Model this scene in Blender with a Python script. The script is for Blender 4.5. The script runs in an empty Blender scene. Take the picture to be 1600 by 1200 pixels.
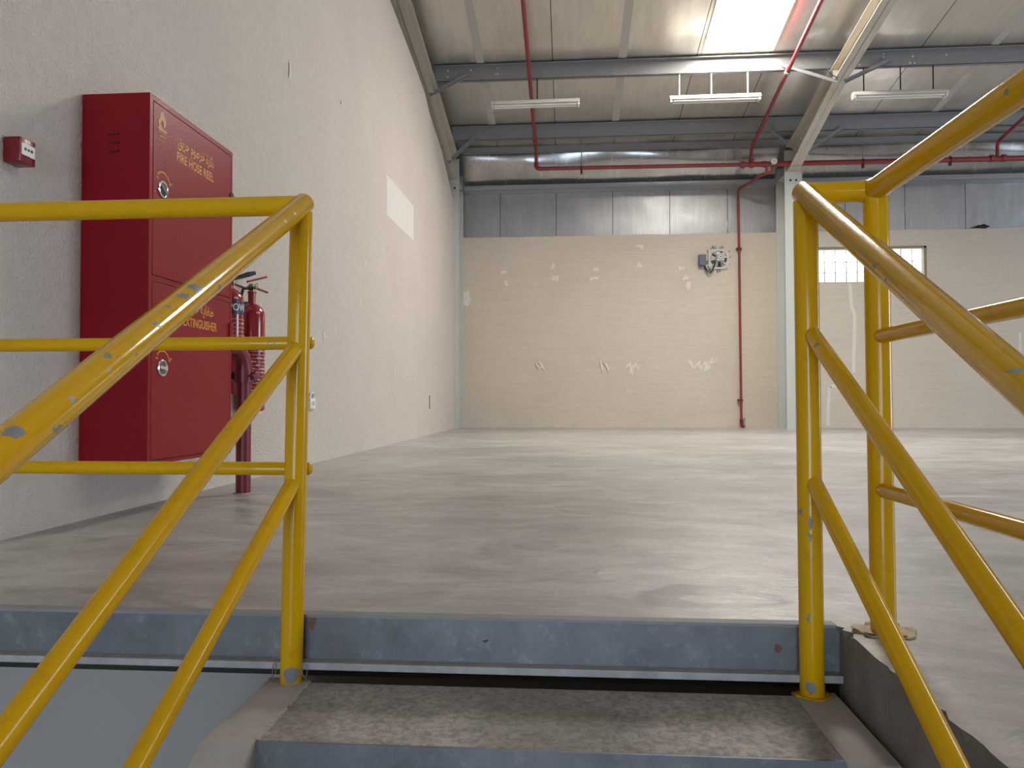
import bpy, bmesh, math, random
from mathutils import Vector, Matrix
from math import sin, cos, pi, radians, atan2, sqrt
random.seed(7)
S = bpy.context.scene
COL = S.collection

# ------------------------------------------------------------------ materials
class NT:
    def __init__(s, name):
        s.m = bpy.data.materials.new(name); s.m.use_nodes = True
        s.t = s.m.node_tree; s.t.nodes.clear()
        s.out = s.t.nodes.new('ShaderNodeOutputMaterial')
        s.co = s.t.nodes.new('ShaderNodeTexCoord').outputs['Object']
    def n(s, typ, ins=None, **props):
        nd = s.t.nodes.new(typ)
        for k, v in props.items(): setattr(nd, k, v)
        for k, v in (ins or {}).items():
            if isinstance(v, bpy.types.NodeSocket): s.t.links.new(v, nd.inputs[k])
            else: nd.inputs[k].default_value = v
        return nd
    def math(s, op, a, b=0.0, clamp=False):
        nd = s.n('ShaderNodeMath', {0: a, 1: b}, operation=op, use_clamp=clamp); return nd.outputs[0]
    def scaled(s, sc, co=None, loc=(0, 0, 0)):
        return s.n('ShaderNodeMapping', {'Vector': co or s.co, 'Scale': sc, 'Location': loc}).outputs[0]
    def noise(s, scale, detail=4, rough=.55, co=None, dist=0.0):
        return s.n('ShaderNodeTexNoise', {'Vector': co or s.co, 'Scale': scale, 'Detail': detail, 'Roughness': rough, 'Distortion': dist}).outputs[0]
    def ramp(s, f, stops, interp='LINEAR'):
        nd = s.n('ShaderNodeValToRGB', {0: f}); cr = nd.color_ramp; cr.interpolation = interp
        while len(cr.elements) < len(stops): cr.elements.new(.5)
        for e, (p, c) in zip(cr.elements, stops):
            e.position = p; e.color = (c, c, c, 1) if isinstance(c, (int, float)) else (*c, 1)
        return nd.outputs[0]
    def mix(s, f, a, b, mode='MIX'):
        nd = s.n('ShaderNodeMix', data_type='RGBA', blend_type=mode)
        for i, v in ((0, f), (6, a), (7, b)):
            if isinstance(v, bpy.types.NodeSocket): s.t.links.new(v, nd.inputs[i])
            elif i == 0: nd.inputs[0].default_value = v
            else: nd.inputs[i].default_value = (*v, 1)
        return nd.outputs[2]
    def bump(s, h, strength, dist=.01, normal=None):
        ins = {'Height': h, 'Strength': strength, 'Distance': dist}
        if normal is not None: ins['Normal'] = normal
        return s.n('ShaderNodeBump', ins).outputs[0]
    def bsdf(s, color, rough, metal=0.0, normal=None, coat=0.0, coat_rough=.1, spec=.5):
        nd = s.n('ShaderNodeBsdfPrincipled', {'Roughness': rough, 'Metallic': metal, 'Coat Weight': coat, 'Coat Roughness': coat_rough, 'Specular IOR Level': spec})
        if isinstance(color, bpy.types.NodeSocket): s.t.links.new(color, nd.inputs['Base Color'])
        else: nd.inputs['Base Color'].default_value = (*color, 1)
        if normal is not None: s.t.links.new(normal, nd.inputs['Normal'])
        s.t.links.new(nd.outputs[0], s.out.inputs[0]); return s.m
    def near(s, pts, co=None):
        """smooth mask: smallest of |p-centre|/radius over the points"""
        best = None
        for (p, r) in pts:
            rr = r if isinstance(r, (tuple, list)) else (r, r, r)
            mp = s.n('ShaderNodeMapping', {'Vector': co or s.co, 'Location': tuple(p), 'Scale': rr}, vector_type='TEXTURE').outputs[0]
            d = s.n('ShaderNodeVectorMath', {0: mp}, operation='LENGTH').outputs['Value']
            best = d if best is None else s.math('MINIMUM', best, d)
        return best

def simple(name, color, rough=.5, metal=0.0, var=.12, vscale=8, bump=0.0, bscale=200, coat=0.0, spec=.5):
    t = NT(name)
    f = t.noise(vscale, 5, .6)
    c = t.mix(f, tuple(x * (1 - var) for x in color), tuple(min(1, x * (1 + var)) for x in color))
    nrm = t.bump(t.noise(bscale, 2), bump, .004) if bump else None
    return t.bsdf(c, rough, metal, nrm, coat, spec=spec)

def yellow_paint(name, chips=(), worn=.76):
    t = NT(name)
    base = t.mix(t.noise(4, 4, .55), (.58, .312, .001), (.645, .350, .0015))
    dirt = t.ramp(t.noise(20, 6, .7), [(.56, 0), (.76, .5)])
    base = t.mix(dirt, base, (.33, .19, .01))
    warp = t.n('ShaderNodeVectorMath', {0: t.n('ShaderNodeTexNoise', {'Vector': t.co, 'Scale': 95., 'Detail': 5.}).outputs['Color'], 1: (.5, .5, .5)}, operation='SUBTRACT').outputs[0]
    warp = t.n('ShaderNodeVectorMath', {0: warp, 'Scale': .021}, operation='SCALE').outputs[0]
    co = t.n('ShaderNodeVectorMath', {0: t.co, 1: warp}, operation='ADD').outputs[0]
    mask = t.ramp(t.noise(46, 7, .62), [(worn, 0), (worn + .012, 1)])
    if chips:
        mask = t.math('MAXIMUM', mask, t.math('LESS_THAN', t.near(chips, co), 1.0))
    grey = t.mix(t.noise(60), (.13, .13, .13), (.30, .30, .30))
    c = t.mix(mask, base, grey)
    rough = t.math('ADD', t.math('MULTIPLY', t.noise(30, 4), .07), .085)
    rough = t.math('ADD', rough, t.math('MULTIPLY', mask, .3))
    h = t.math('SUBTRACT', t.math('MULTIPLY', t.noise(70, 2), .3), t.math('MULTIPLY', mask, .6))
    return t.bsdf(c, rough, 0, t.bump(h, .14, .001), spec=.30)

def plaster(name, c0, c1, bump, bscale, streak=False, stain=0.0):
    t = NT(name)
    f = t.noise(1.1, 6, .6)
    c = t.mix(f, c0, c1)
    c = t.mix(t.ramp(t.noise(14, 6, .7), [(.4, 0), (.75, .35)]), c, tuple(x * .82 for x in c0))
    if streak:
        st = t.noise(1, 5, .65, t.scaled((2.2, 2.2, 38)))
        c = t.mix(t.ramp(st, [(.42, 0), (.7, .35)]), c, tuple(x * .80 for x in c0))
    sp = t.ramp(t.noise(1, 5, .7, t.scaled((9, 9, 2.2))), [(.70, 0), (.76, .55)])
    c = t.mix(sp, c, tuple(min(1, x * 1.28) for x in c1))
    if stain:
        z = t.n('ShaderNodeSeparateXYZ', {0: t.co}).outputs[2]
        m = t.math('MULTIPLY', t.ramp(z, [(0, 1), (.30, 0)]), t.ramp(t.noise(5, 6, .7), [(.35, 0), (.65, stain)]))
        c = t.mix(m, c, (.62, .58, .52))
    h = t.math('ADD', t.noise(bscale, 3, .6), t.math('MULTIPLY', t.noise(bscale * .25, 3, .6), .8))
    return t.bsdf(c, .92, 0, t.bump(h, bump, .012), spec=.2)

def foil(name, seam0=-.226, pitch=1.09, rough=.30, col=(.55, .54, .52), axis_seam=True, dent=.5, dim=1.0, metal=.88):
    t = NT(name)
    col = tuple(x * dim for x in col)
    f = t.noise(1.6, 6, .65, t.scaled((1.5, .5, .5)))
    c = t.mix(f, tuple(x * .72 for x in col), tuple(min(1, x * 1.12) for x in col))
    streak = t.ramp(t.noise(1, 5, .7, t.scaled((14, 1.2, 1.2))), [(.45, 0), (.75, .4)])
    c = t.mix(streak, c, tuple(x * .62 for x in col))
    if axis_seam:
        x = t.n('ShaderNodeSeparateXYZ', {0: t.co}).outputs[0]
        fr = t.math('FRACT', t.math('DIVIDE', t.math('SUBTRACT', x, seam0 - 20 * pitch), pitch))
        d = t.math('ABSOLUTE', t.math('SUBTRACT', fr, .5))
        m = t.math('GREATER_THAN', d, .4945)
        c = t.mix(m, c, (.06, .06, .06))
    big = t.noise(.9, 2, .4, None)
    dents = t.n('ShaderNodeTexVoronoi', {'Vector': t.co, 'Scale': 3.2, 'Randomness': 1.0}).outputs['Distance']
    dm = t.ramp(dents, [(0, 1), (.075, 0)])
    scuff = t.noise(1, 6, .72, t.scaled((26, 3, 3)))
    sc = t.ramp(scuff, [(.56, 0), (.74, .55)])
    c = t.mix(t.math('MULTIPLY', sc, t.ramp(t.noise(1.4, 3), [(.45, 0), (.6, 1)])), c, tuple(min(1, x * 1.7) for x in col))
    pr = t.ramp(t.n('ShaderNodeTexVoronoi', {'Vector': t.co, 'Scale': 9., 'Randomness': 1.0}).outputs['Distance'], [(.05, .8), (.075, 0)])
    c = t.mix(t.math('MULTIPLY', pr, t.ramp(t.noise(1.1, 2), [(.52, 0), (.56, 1)])), c, (.80, .80, .79))
    h = t.math('ADD', t.math('MULTIPLY', big, 3.0), t.math('ADD', t.math('MULTIPLY', t.noise(3.2, 1, .4), .5), t.math('MULTIPLY', dm, .35)))
    r = t.math('ADD', t.math('MULTIPLY', t.noise(3, 5, .6), .26), t.math('ADD', rough - .13, t.math('MULTIPLY', sc, .15)))
    return t.bsdf(c, r, metal, t.bump(h, dent, .03))

def emission(name, col, strength):
    t = NT(name)
    e = t.n('ShaderNodeEmission', {'Color': (*col, 1), 'Strength': strength})
    t.t.links.new(e.outputs[0], t.out.inputs[0]); return t.m

def floor_mat():
    t = NT('polished_concrete')
    warp = t.n('ShaderNodeTexNoise', {'Vector': t.co, 'Scale': 1.3, 'Detail': 3.}).outputs['Color']
    co = t.n('ShaderNodeVectorMath', {0: t.co, 1: t.n('ShaderNodeVectorMath', {0: warp, 'Scale': .5}, operation='SCALE').outputs[0]}, operation='ADD').outputs[0]
    a = t.noise(.8, 8, .62, t.scaled((.8, 1.3, 1), co))
    b = t.noise(4.5, 10, .74, t.scaled((.75, 1.35, 1), co))
    c = t.mix(t.ramp(a, [(.36, 0), (.62, 1)]), (.30, .285, .262), (.47, .452, .425))
    c = t.mix(t.ramp(b, [(.36, .75), (.55, 0)]), c, (.225, .208, .19))
    b2 = t.noise(10, 9, .75, t.scaled((.6, 1.5, 1), co))
    c = t.mix(t.ramp(b2, [(.52, 0), (.70, .6)]), c, (.56, .54, .505))
    pale_mask = t.ramp(t.noise(1, 7, .68, t.scaled((1.1, 3.2, 1), co)), [(.585, 0), (.66, .55)])  # random paler patches in the concrete
    c = t.mix(pale_mask, c, (.61, .585, .545))
    fine = t.noise(90, 4, .7)
    c = t.mix(t.ramp(fine, [(.35, .25), (.55, 0)]), c, (.17, .165, .155))
    # the ring-shaped damp stain beside the head of the stairs, and the scuffed loop behind it
    w2 = t.n('ShaderNodeVectorMath', {0: t.n('ShaderNodeTexNoise', {'Vector': t.co, 'Scale': 6., 'Detail': 5.}).outputs['Color'], 'Scale': .12}, operation='SCALE').outputs[0]
    c2 = t.n('ShaderNodeVectorMath', {0: t.co, 1: w2}, operation='ADD').outputs[0]
    outer = t.near([((.43, 2.09, .06), (.215, .135, 1.0))], c2)
    inner = t.near([((.475, 2.065, .06), (.125, .06, 1.0))], c2)
    st = t.math('MULTIPLY', t.ramp(outer, [(.88, 1), (1.0, 0)]), t.ramp(inner, [(.92, 0), (1.05, 1)]))
    c = t.mix(t.math('MULTIPLY', st, .80), c, (.13, .115, .10))
    loop = t.near([((.24, 2.28, .0), (.16, .14, 1.0))])
    lm = t.math('LESS_THAN', t.math('ABSOLUTE', t.math('SUBTRACT', loop, 1.0)), .035)
    c = t.mix(t.math('MULTIPLY', lm, t.ramp(t.noise(11), [(.4, 0), (.6, .5)])), c, (.16, .15, .14))
    st2 = t.near([((.25, 3.15, .06), (.40, .20, 1.0)), ((-.55, 3.3, .06), (.45, .12, 1.0)), ((-.9, 2.35, .06), (.5, .13, 1.0))], c2)
    c = t.mix(t.ramp(st2, [(.7, .35), (1.05, 0)]), c, (.20, .185, .165))
    r = t.math('ADD', t.math('MULTIPLY', t.noise(2.2, 6, .65, t.scaled((.6, 2.2, 1), co)), .40), .16)
    r = t.math('ADD', r, t.math('MULTIPLY', pale_mask, .15))
    h = t.math('ADD', t.noise(3.5, 9, .70, t.scaled((.7, 1.7, 1), co)), t.math('MULTIPLY', fine, .05))
    return t.bsdf(c, r, 0, t.bump(h, .40, .014), spec=.6)

def steel_blue(name):
    t = NT(name)
    a = t.noise(1, 6, .7, t.scaled((9, 9, 5)))
    c = t.mix(a, (.092, .100, .115), (.235, .245, .26))
    b = t.ramp(t.noise(26, 6, .75), [(.55, 0), (.72, .5)])
    c = t.mix(b, c, (.36, .37, .38))
    d = t.ramp(t.noise(5, 6, .7), [(.5, 0), (.7, .5)])
    c = t.mix(d, c, (.075, .075, .075))
    w = t.n('ShaderNodeVectorMath', {0: t.n('ShaderNodeTexNoise', {'Vector': t.co, 'Scale': 60., 'Detail': 3.}).outputs['Color'], 'Scale': .03}, operation='SCALE').outputs[0]
    cw = t.n('ShaderNodeVectorMath', {0: t.co, 1: w}, operation='ADD').outputs[0]
    rust = t.near([((-.612, 1.81, -.004), (.011, .1, .024)), ((.500, 1.81, -.040), (.010, .1, .014)), ((.50, 1.81, -.095), (.014, .1, .004)), ((.575, 1.81, 0), (.02, .1, .02))], cw)
    c = t.mix(t.ramp(rust, [(.5, .9), (1.0, 0)]), c, (.16, .06, .035))
    dab = t.near([((-.185, 1.81, -.04), (.010, .1, .005))], cw)
    c = t.mix(t.ramp(dab, [(.8, .9), (1.0, 0)]), c, (.03, .03, .03))
    return t.bsdf(c, .55, .35, t.bump(t.noise(40, 4), .2, .003))

def step_concrete():
    t = NT('step_concrete')
    a = t.noise(3.5, 7, .65)
    c = t.mix(t.ramp(a, [(.36, 0), (.66, 1)]), (.29, .27, .245), (.52, .49, .45))
    c = t.mix(t.ramp(t.noise(70, 5, .7), [(.40, .55), (.58, 0)]), c, (.13, .12, .11))
    return t.bsdf(c, .8, 0, t.bump(t.noise(110, 4, .7), .55, .004), spec=.3)

M = {}
M['yellow'] = yellow_paint('yellow_enamel')
M['yellow_left'] = yellow_paint('yellow_enamel_chipped_left', [
    ((-0.6348, 0.8103, 0.4890), (0.0119, 0.0131, 0.0088)),
    ((-0.6253, 0.8724, 0.4910), (0.0101, 0.0112, 0.0055)),
    ((-0.6261, 0.9002, 0.5272), (0.0047, 0.0052, 0.0047)),
    ((-0.6240, 1.0347, 0.5922), (0.0031, 0.0034, 0.0026)),
    ((-0.6257, 0.9728, 0.5666), (0.0030, 0.0033, 0.0025)),
    ((-0.6273, 1.0972, 0.6403), (0.0082, 0.0090, 0.0027)),
    ((-0.6335, 1.2219, 0.7184), (0.0119, 0.0131, 0.0078)),
    ((-0.6345, 1.1860, 0.6991), (0.0116, 0.0128, 0.0058)),
    ((-0.6246, 1.2922, 0.7289), (0.0056, 0.0068, 0.0062)),
    ((-0.6341, 0.9227, 0.5513), (0.0024, 0.0026, 0.0019)),
    ((-0.6358, 0.9867, 0.5885), (0.0071, 0.0078, 0.0025)),
    ((-0.6265, 1.2885, 0.7456), (0.0050, 0.0055, 0.0025)),
    ((-0.6265, 1.6656, 0.9569), (0.0031, 0.0043, 0.0039)),
    ((-0.6263, 1.6071, 0.9236), (0.0038, 0.0050, 0.0046)),
    ((-0.6332, 1.5627, 0.9089), (0.0037, 0.0041, 0.0022)),
    ((-0.6280, 1.6345, 0.9113), (0.0038, 0.0042, 0.0031)),
    ((-0.6360, 1.1396, 0.6742), (0.0056, 0.0062, 0.0023)),
    ((-0.6216, 1.3291, 0.7155), (0.0025, 0.0056, 0.0051)),
    ((-0.6611, 0.8365, 0.1604), (0.0044, 0.0074, 0.0068)),
    ((-0.6587, 1.7401, -0.1280), (0.0186, 0.0223, 0.0203)),
    ((-0.6257, 1.7758, 0.5033), (0.0024, 0.0036, 0.0032)),
    ((-0.6364, 1.7744, 0.1340), (0.0025, 0.0036, 0.0033))])
M['yellow_right'] = yellow_paint('yellow_enamel_chipped_right', [
    ((0.5336, 0.9371, 0.5589), (0.0093, 0.0102, 0.0032)),
    ((0.5244, 1.2735, 0.7236), (0.0030, 0.0059, 0.0054)),
    ((0.5249, 1.3177, 0.7550), (0.0086, 0.0095, 0.0025)),
    ((0.5284, 1.7136, 0.9870), (0.0024, 0.0035, 0.0032)),
    ((0.5245, 1.7382, 0.9821), (0.0024, 0.0044, 0.0040)),
    ((0.5263, 1.6379, 0.9398), (0.0023, 0.0025, 0.0023)),
    ((0.5244, 1.5507, 0.8793), (0.0022, 0.0024, 0.0022)),
    ((0.5370, 1.5010, 0.8775), (0.0021, 0.0023, 0.0014)),
    ((0.6758, 1.1963, 1.0007), (0.0075, 0.0082, 0.0056)),
    ((0.5455, 1.7385, 0.2454), (0.0040, 0.0174, 0.0158)),
    ((0.5427, 1.7393, 0.2164), (0.0032, 0.0122, 0.0111)),
    ((0.5411, 1.7403, 0.0291), (0.0032, 0.0116, 0.0105)),
    ((0.5243, 1.7561, 0.7086), (0.0032, 0.0035, 0.0024)),
    ((0.5265, 1.7543, 0.2688), (0.0032, 0.0087, 0.0079)),
    ((0.5422, 1.7400, -0.1226), (0.0116, 0.0164, 0.0149)),
    ((0.5403, 1.6744, 0.6435), (0.0068, 0.0075, 0.0045))])
M['red_paint'] = simple('red_sheet_enamel', (.235, .004, .010), .36, 0, .08, 5, .35, 150, .0, .22)
M['red_pipe'] = simple('red_pipe_paint', (.25, .030, .036), .42, 0, .22, 14, .1, 60)
M['red_pipe_dark'] = simple('red_standpipe_paint', (.17, .010, .018), .4, 0, .18, 12, .1, 60)
M['red_ext'] = simple('red_extinguisher', (.30, .008, .012), .18, 0, .08, 5, 0, 1, .5)
M['red_plastic'] = simple('red_plastic', (.17, .006, .012), .3, 0, .06)
M['recess_steel'] = simple('dark_steel_recess', (.16, .165, .155), .3, .8, .3, 40)
M['gold'] = simple('gold_lettering', (.62, .27, .035), .45, 0, .25, 60)
M['gold_dull'] = simple('faded_gold_print', (.46, .20, .05), .5, 0, .4, 90)
M['chrome'] = simple('chrome', (.72, .72, .70), .16, .95, .08, 30)
M['black'] = simple('black_rubber', (.012, .012, .013), .42, 0, .2)
M['dark_red'] = simple('dark_red_hinge', (.08, .004, .008), .45)
M['white_plastic'] = simple('white_plastic', (.72, .71, .68), .4, 0, .05)
M['white_print'] = simple('white_print', (.75, .74, .72), .5, 0, .05)
M['blue_label'] = simple('blue_label', (.012, .025, .085), .35, 0, .1)
M['brass'] = simple('brass', (.42, .32, .17), .3, .8, .2, 30)
M['plaster_left'] = plaster('rendered_wall_left', (.56, .495, .435), (.66, .595, .53), .85, 95, False, .7)
M['plaster_far'] = plaster('rendered_wall_far', (.56, .49, .405), (.65, .575, .485), .35, 60, True, .45)
M['filler'] = simple('pale_filler', (.68, .64, .57), .9, 0, .08, 9, .4, 90)
M['smudge'] = simple('black_smudge', (.16, .145, .13), .9, 0, .4, 30)
M['patch'] = simple('repaired_render', (.63, .60, .545), .92, 0, .06, 6, .4, 120)
M['floor'] = floor_mat()
M['pit_wall'] = simple('raw_concrete_side', (.19, .18, .16), .9, 0, .45, 9, .7, 60)
M['under_wall'] = simple('grey_painted_plinth', (.33, .315, .295), .7, 0, .10, 2, .1, 60)
M['recess'] = simple('brown_recess', (.07, .055, .045), .9, 0, .2)  # shadow under the channel lip, put in as colour
M['step'] = step_concrete()
M['curb'] = simple('cement_curb', (.38, .355, .32), .85, 0, .26, 8, .5, 90)
M['steel'] = steel_blue('weathered_steel_plate')
M['steel_lip'] = simple('scuffed_steel_lip', (.36, .355, .35), .7, 0, .45, 24, .2, 60)
M['galv'] = simple('galvanised_steel', (.25, .25, .252), .65, .1, .16, 10, .12, 60, 0, .25)
M['galv_light'] = simple('galvanised_girt', (.42, .425, .43), .42, .6, .14, 10, .12, 60)
M['frame'] = simple('cream_frame_paint', (.52, .475, .40), .5, 0, .12, 6, .1, 60)
M['column'] = simple('pale_green_grey_column', (.50, .515, .475), .55, 0, .08, 4)
M['foil_roof'] = foil('foil_faced_roof', rough=.34, col=(.80, .77, .72), dent=.30, metal=.86)
M['foil_wall'] = foil('foil_faced_wall', rough=.40, col=(.46, .46, .46), dent=.28, metal=.78)
M['foil_roll'] = foil('foil_insulation', rough=.24, col=(.50, .49, .48), axis_seam=False, dent=.22, metal=.88)
M['tape'] = simple('grey_joint_tape', (.44, .43, .40), .6, .0, .08, 12)
M['bright'] = simple('bright_bolt', (.85, .85, .85), .25, .6, .05)
M['skylight'] = emission('daylit_skylight_sheet', (1.0, .955, .885), 25.0)
M['skylight_rear'] = emission('daylit_skylight_sheet_rear', (1.0, .98, .95), 5.5)  # glow of the added rooflight out of view
M['window'] = emission('daylit_wired_glass', (1.0, .99, .96), 1.3)
M['win_frame'] = simple('cream_window_frame', (.24, .22, .15), .6, 0, .05)
M['reveal'] = simple('cream_reveal_trim', (.62, .57, .45), .5, 0, .06)
M['win_bar'] = simple('grey_wire', (.20, .21, .23), .5)
M['tube'] = simple('unlit_fluorescent_tube', (.74, .73, .68), .25)
M['fixture'] = simple('white_enamel_batten', (.66, .64, .57), .4, 0, .06, 6)
M['fan_grey'] = simple('pale_grey_fan_paint', (.56, .54, .50), .5, 0, .12, 20)
M['fan_dark'] = simple('dark_fan_interior', (.06, .06, .06), .6, 0, .3, 30)
M['box_blue'] = simple('blue_grey_plastic', (.11, .125, .155), .5, 0, .1)
M['rag'] = simple('black_cloth', (.02, .02, .022), .9, 0, .3, 30)
M['dark_gap'] = simple('dark_recess', (.03, .028, .028), .8)
M['grey_clad'] = simple('grey_backing_sheet', (.07, .07, .07), .8)
M['flake'] = simple('peeling_cream_paint', (.36, .27, .13), .6, 0, .55, 45)
M['wire'] = simple('rusty_tie_wire', (.22, .20, .19), .5, .5, .3, 50)

# ------------------------------------------------------------------ geometry helpers
class MB:
    def __init__(s): s.b = bmesh.new(); s.mi = 0
    def _f(s, vs):
        try:
            f = s.b.faces.new(vs); f.material_index = s.mi; return f
        except ValueError: return None
    def box(s, a, b, bev=0.0):
        x0, y0, z0 = (min(a[i], b[i]) for i in range(3)); x1, y1, z1 = (max(a[i], b[i]) for i in range(3))
        t = bmesh.new()
        bmesh.ops.create_cube(t, size=1)
        for v in t.verts:
            v.co = Vector((x0 if v.co.x < 0 else x1, y0 if v.co.y < 0 else y1, z0 if v.co.z < 0 else z1))
        if bev: bmesh.ops.bevel(t, geom=t.edges[:], offset=bev, segments=2, affect='EDGES', profile=.5)
        return s.add(t)
    def add(s, t, mat=None):
        vm = {}
        for v in t.verts: vm[v] = s.b.verts.new(mat @ v.co if mat else v.co)
        for f in t.faces: s._f([vm[v] for v in f.verts])
        t.free(); return s
    def quad(s, *p):
        s._f([s.b.verts.new(Vector(q)) for q in p]); return s
    def tube(s, pts, r, seg=20, cap=True, round_ends=(0, 0)):
        pts = [Vector(p) for p in pts]
        rs = r if isinstance(r, (list, tuple)) else [r] * len(pts)
        rings = []
        up = None
        P = [(p, rr) for p, rr in zip(pts, rs)]
        d0 = (pts[1] - pts[0]).normalized(); d1 = (pts[-1] - pts[-2]).normalized()
        if round_ends[0]:
            pre = [(pts[0] - d0 * rs[0] * k * round_ends[0], rs[0] * sqrt(max(0.0, 1 - k * k))) for k in (.97, .87, .7, .45)]
            P = pre + P
        if round_ends[1]:
            P = P + [(pts[-1] + d1 * rs[-1] * k * round_ends[1], rs[-1] * sqrt(max(0.0, 1 - k * k))) for k in (.45, .7, .87, .97)]
        n = len(P)
        for i, (p, rr) in enumerate(P):
            if i == 0: d = P[1][0] - p
            elif i == n - 1: d = p - P[-2][0]
            else: d = (P[i + 1][0] - p).normalized() + (p - P[i - 1][0]).normalized()
            d = d.normalized() if d.length > 1e-9 else Vector((0, 0, 1))
            if up is None: up = Vector((0, 0, 1)) if abs(d.z) < .9 else Vector((1, 0, 0))
            a = d.cross(up)
            if a.length < 1e-6: a = d.orthogonal()
            a.normalize(); bb = a.cross(d).normalized(); up = bb
            k = 1.0
            if 0 < i < n - 1:
                c = (P[i + 1][0] - p).normalized().dot((p - P[i - 1][0]).normalized())
                k = 1.0
            rings.append([s.b.verts.new(p + (a * cos(2 * pi * j / seg) + bb * sin(2 * pi * j / seg)) * rr * k) for j in range(seg)])
        for A, B in zip(rings, rings[1:]):
            for j in range(seg): s._f([A[j], A[(j + 1) % seg], B[(j + 1) % seg], B[j]])
        if cap: s._f(rings[0][::-1]); s._f(rings[-1])
        return s
    def lathe(s, c, prof, seg=28, axis='Z'):
        c = Vector(c); rings = []
        for r, h in prof:
            ring = []
            for j in range(seg):
                a = 2 * pi * j / seg
                o = {'Z': (r * cos(a), r * sin(a), h), 'Y': (r * cos(a), h, r * sin(a)), 'X': (h, r * cos(a), r * sin(a))}[axis]
                ring.append(s.b.verts.new(c + Vector(o)))
            rings.append(ring)
        for A, B in zip(rings, rings[1:]):
            for j in range(seg): s._f([A[j], A[(j + 1) % seg], B[(j + 1) % seg], B[j]])
        s._f(rings[0][::-1]); s._f(rings[-1]); return s
    def prism(s, poly, vec):
        vec = Vector(vec)
        A = [s.b.verts.new(Vector(p)) for p in poly]; B = [s.b.verts.new(Vector(p) + vec) for p in poly]
        s._f(A[::-1]); s._f(B)
        for i in range(len(A)): s._f([A[i], A[(i + 1) % len(A)], B[(i + 1) % len(A)], B[i]])
        return s
    def torus(s, c, R, r, axis='X', seg=28, ms=10):
        pts = []
        c = Vector(c)
        rings = []
        for i in range(seg):
            a = 2 * pi * i / seg; ring = []
            for j in range(ms):
                b = 2 * pi * j / ms
                rad = R + r * cos(b); h = r * sin(b)
                o = {'X': (h, rad * cos(a), rad * sin(a)), 'Y': (rad * cos(a), h, rad * sin(a)), 'Z': (rad * cos(a), rad * sin(a), h)}[axis]
                ring.append(s.b.verts.new(c + Vector(o)))
            rings.append(ring)
        for i in range(seg):
            A, B = rings[i], rings[(i + 1) % seg]
            for j in range(ms): s._f([A[j], A[(j + 1) % ms], B[(j + 1) % ms], B[j]])
        return s
    def build(s, name, mat, parent=None, smooth=True, label=None):
        bmesh.ops.recalc_face_normals(s.b, faces=s.b.faces[:])
        me = bpy.data.meshes.new(name); s.b.to_mesh(me); s.b.free()
        for m in (mat if isinstance(mat, (list, tuple)) else [mat]): me.materials.append(m)
        o = bpy.data.objects.new(name, me); COL.objects.link(o)
        if smooth:
            for p in me.polygons: p.use_smooth = True
            try: me.set_sharp_from_angle(angle=radians(38))
            except Exception: pass
        if parent is not None: attach(o, parent)
        if label: o['label'] = label
        return o

WM = {}
def wloc(o):
    l = Vector((0, 0, 0))
    while o is not None:
        l += o.location + (o.matrix_parent_inverse.translation if o.parent else Vector((0, 0, 0))); o = o.parent
    return l
def attach(o, parent):
    """parts are modelled in world coordinates; keep them there"""
    o.parent = parent
    o.matrix_parent_inverse = Matrix.Translation(-wloc(parent))
def thing(name, label, cat, loc, group=None):
    e = bpy.data.objects.new(name, None); COL.objects.link(e); e.location = loc; e.empty_display_size = .1
    return tag(e, label, cat, group)
def tag(o, label, cat, group=None, kind=None):
    o['label'] = label; o['category'] = cat
    if group: o['group'] = group
    if kind: o['kind'] = kind
    return o
def struct(o, label=None, cat=None):
    o['kind'] = 'structure'
    if label: o['label'] = label
    if cat: o['category'] = cat
    return o
def copy_tree(o, parent=None):
    c = o.copy(); COL.objects.link(c)
    if parent is not None: c.parent = parent
    for ch in [k for k in bpy.data.objects if k.parent == o]: copy_tree(ch, c)
    return c
def text_bm(body, size, extrude=.0006, width=None, align='LEFT'):
    """lettering as a mesh in the XY plane (x = reading direction), scaled to the width asked for"""
    cu = bpy.data.curves.new('lettering', 'FONT'); cu.body = body; cu.size = size; cu.extrude = extrude; cu.align_x = align
    cu.resolution_u = 3; cu.offset = size * .018
    ob = bpy.data.objects.new('lettering', cu); COL.objects.link(ob)
    dg = bpy.context.evaluated_depsgraph_get(); dg.update()
    me = bpy.data.meshes.new_from_object(ob.evaluated_get(dg))
    bm = bmesh.new(); bm.from_mesh(me)
    bpy.data.objects.remove(ob); bpy.data.curves.remove(cu); bpy.data.meshes.remove(me)
    if width and bm.verts:
        xs = [v.co.x for v in bm.verts]; k = width / (max(xs) - min(xs)); x0 = min(xs)
        for v in bm.verts: v.co.x = (v.co.x - x0) * k
    return bm

# ------------------------------------------------------------------ the setting
WX, FY, EY, PX = -2.135, 14.35, 1.80, .624     # left wall, far wall, floor edge, stairwell edge
RX, BY, LZ = 16.5, -6.0, -1.20                  # right wall, rear wall, lower floor
SL = .16
def roof(Y): return 5.73 + SL * (11.4 - Y)

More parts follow.
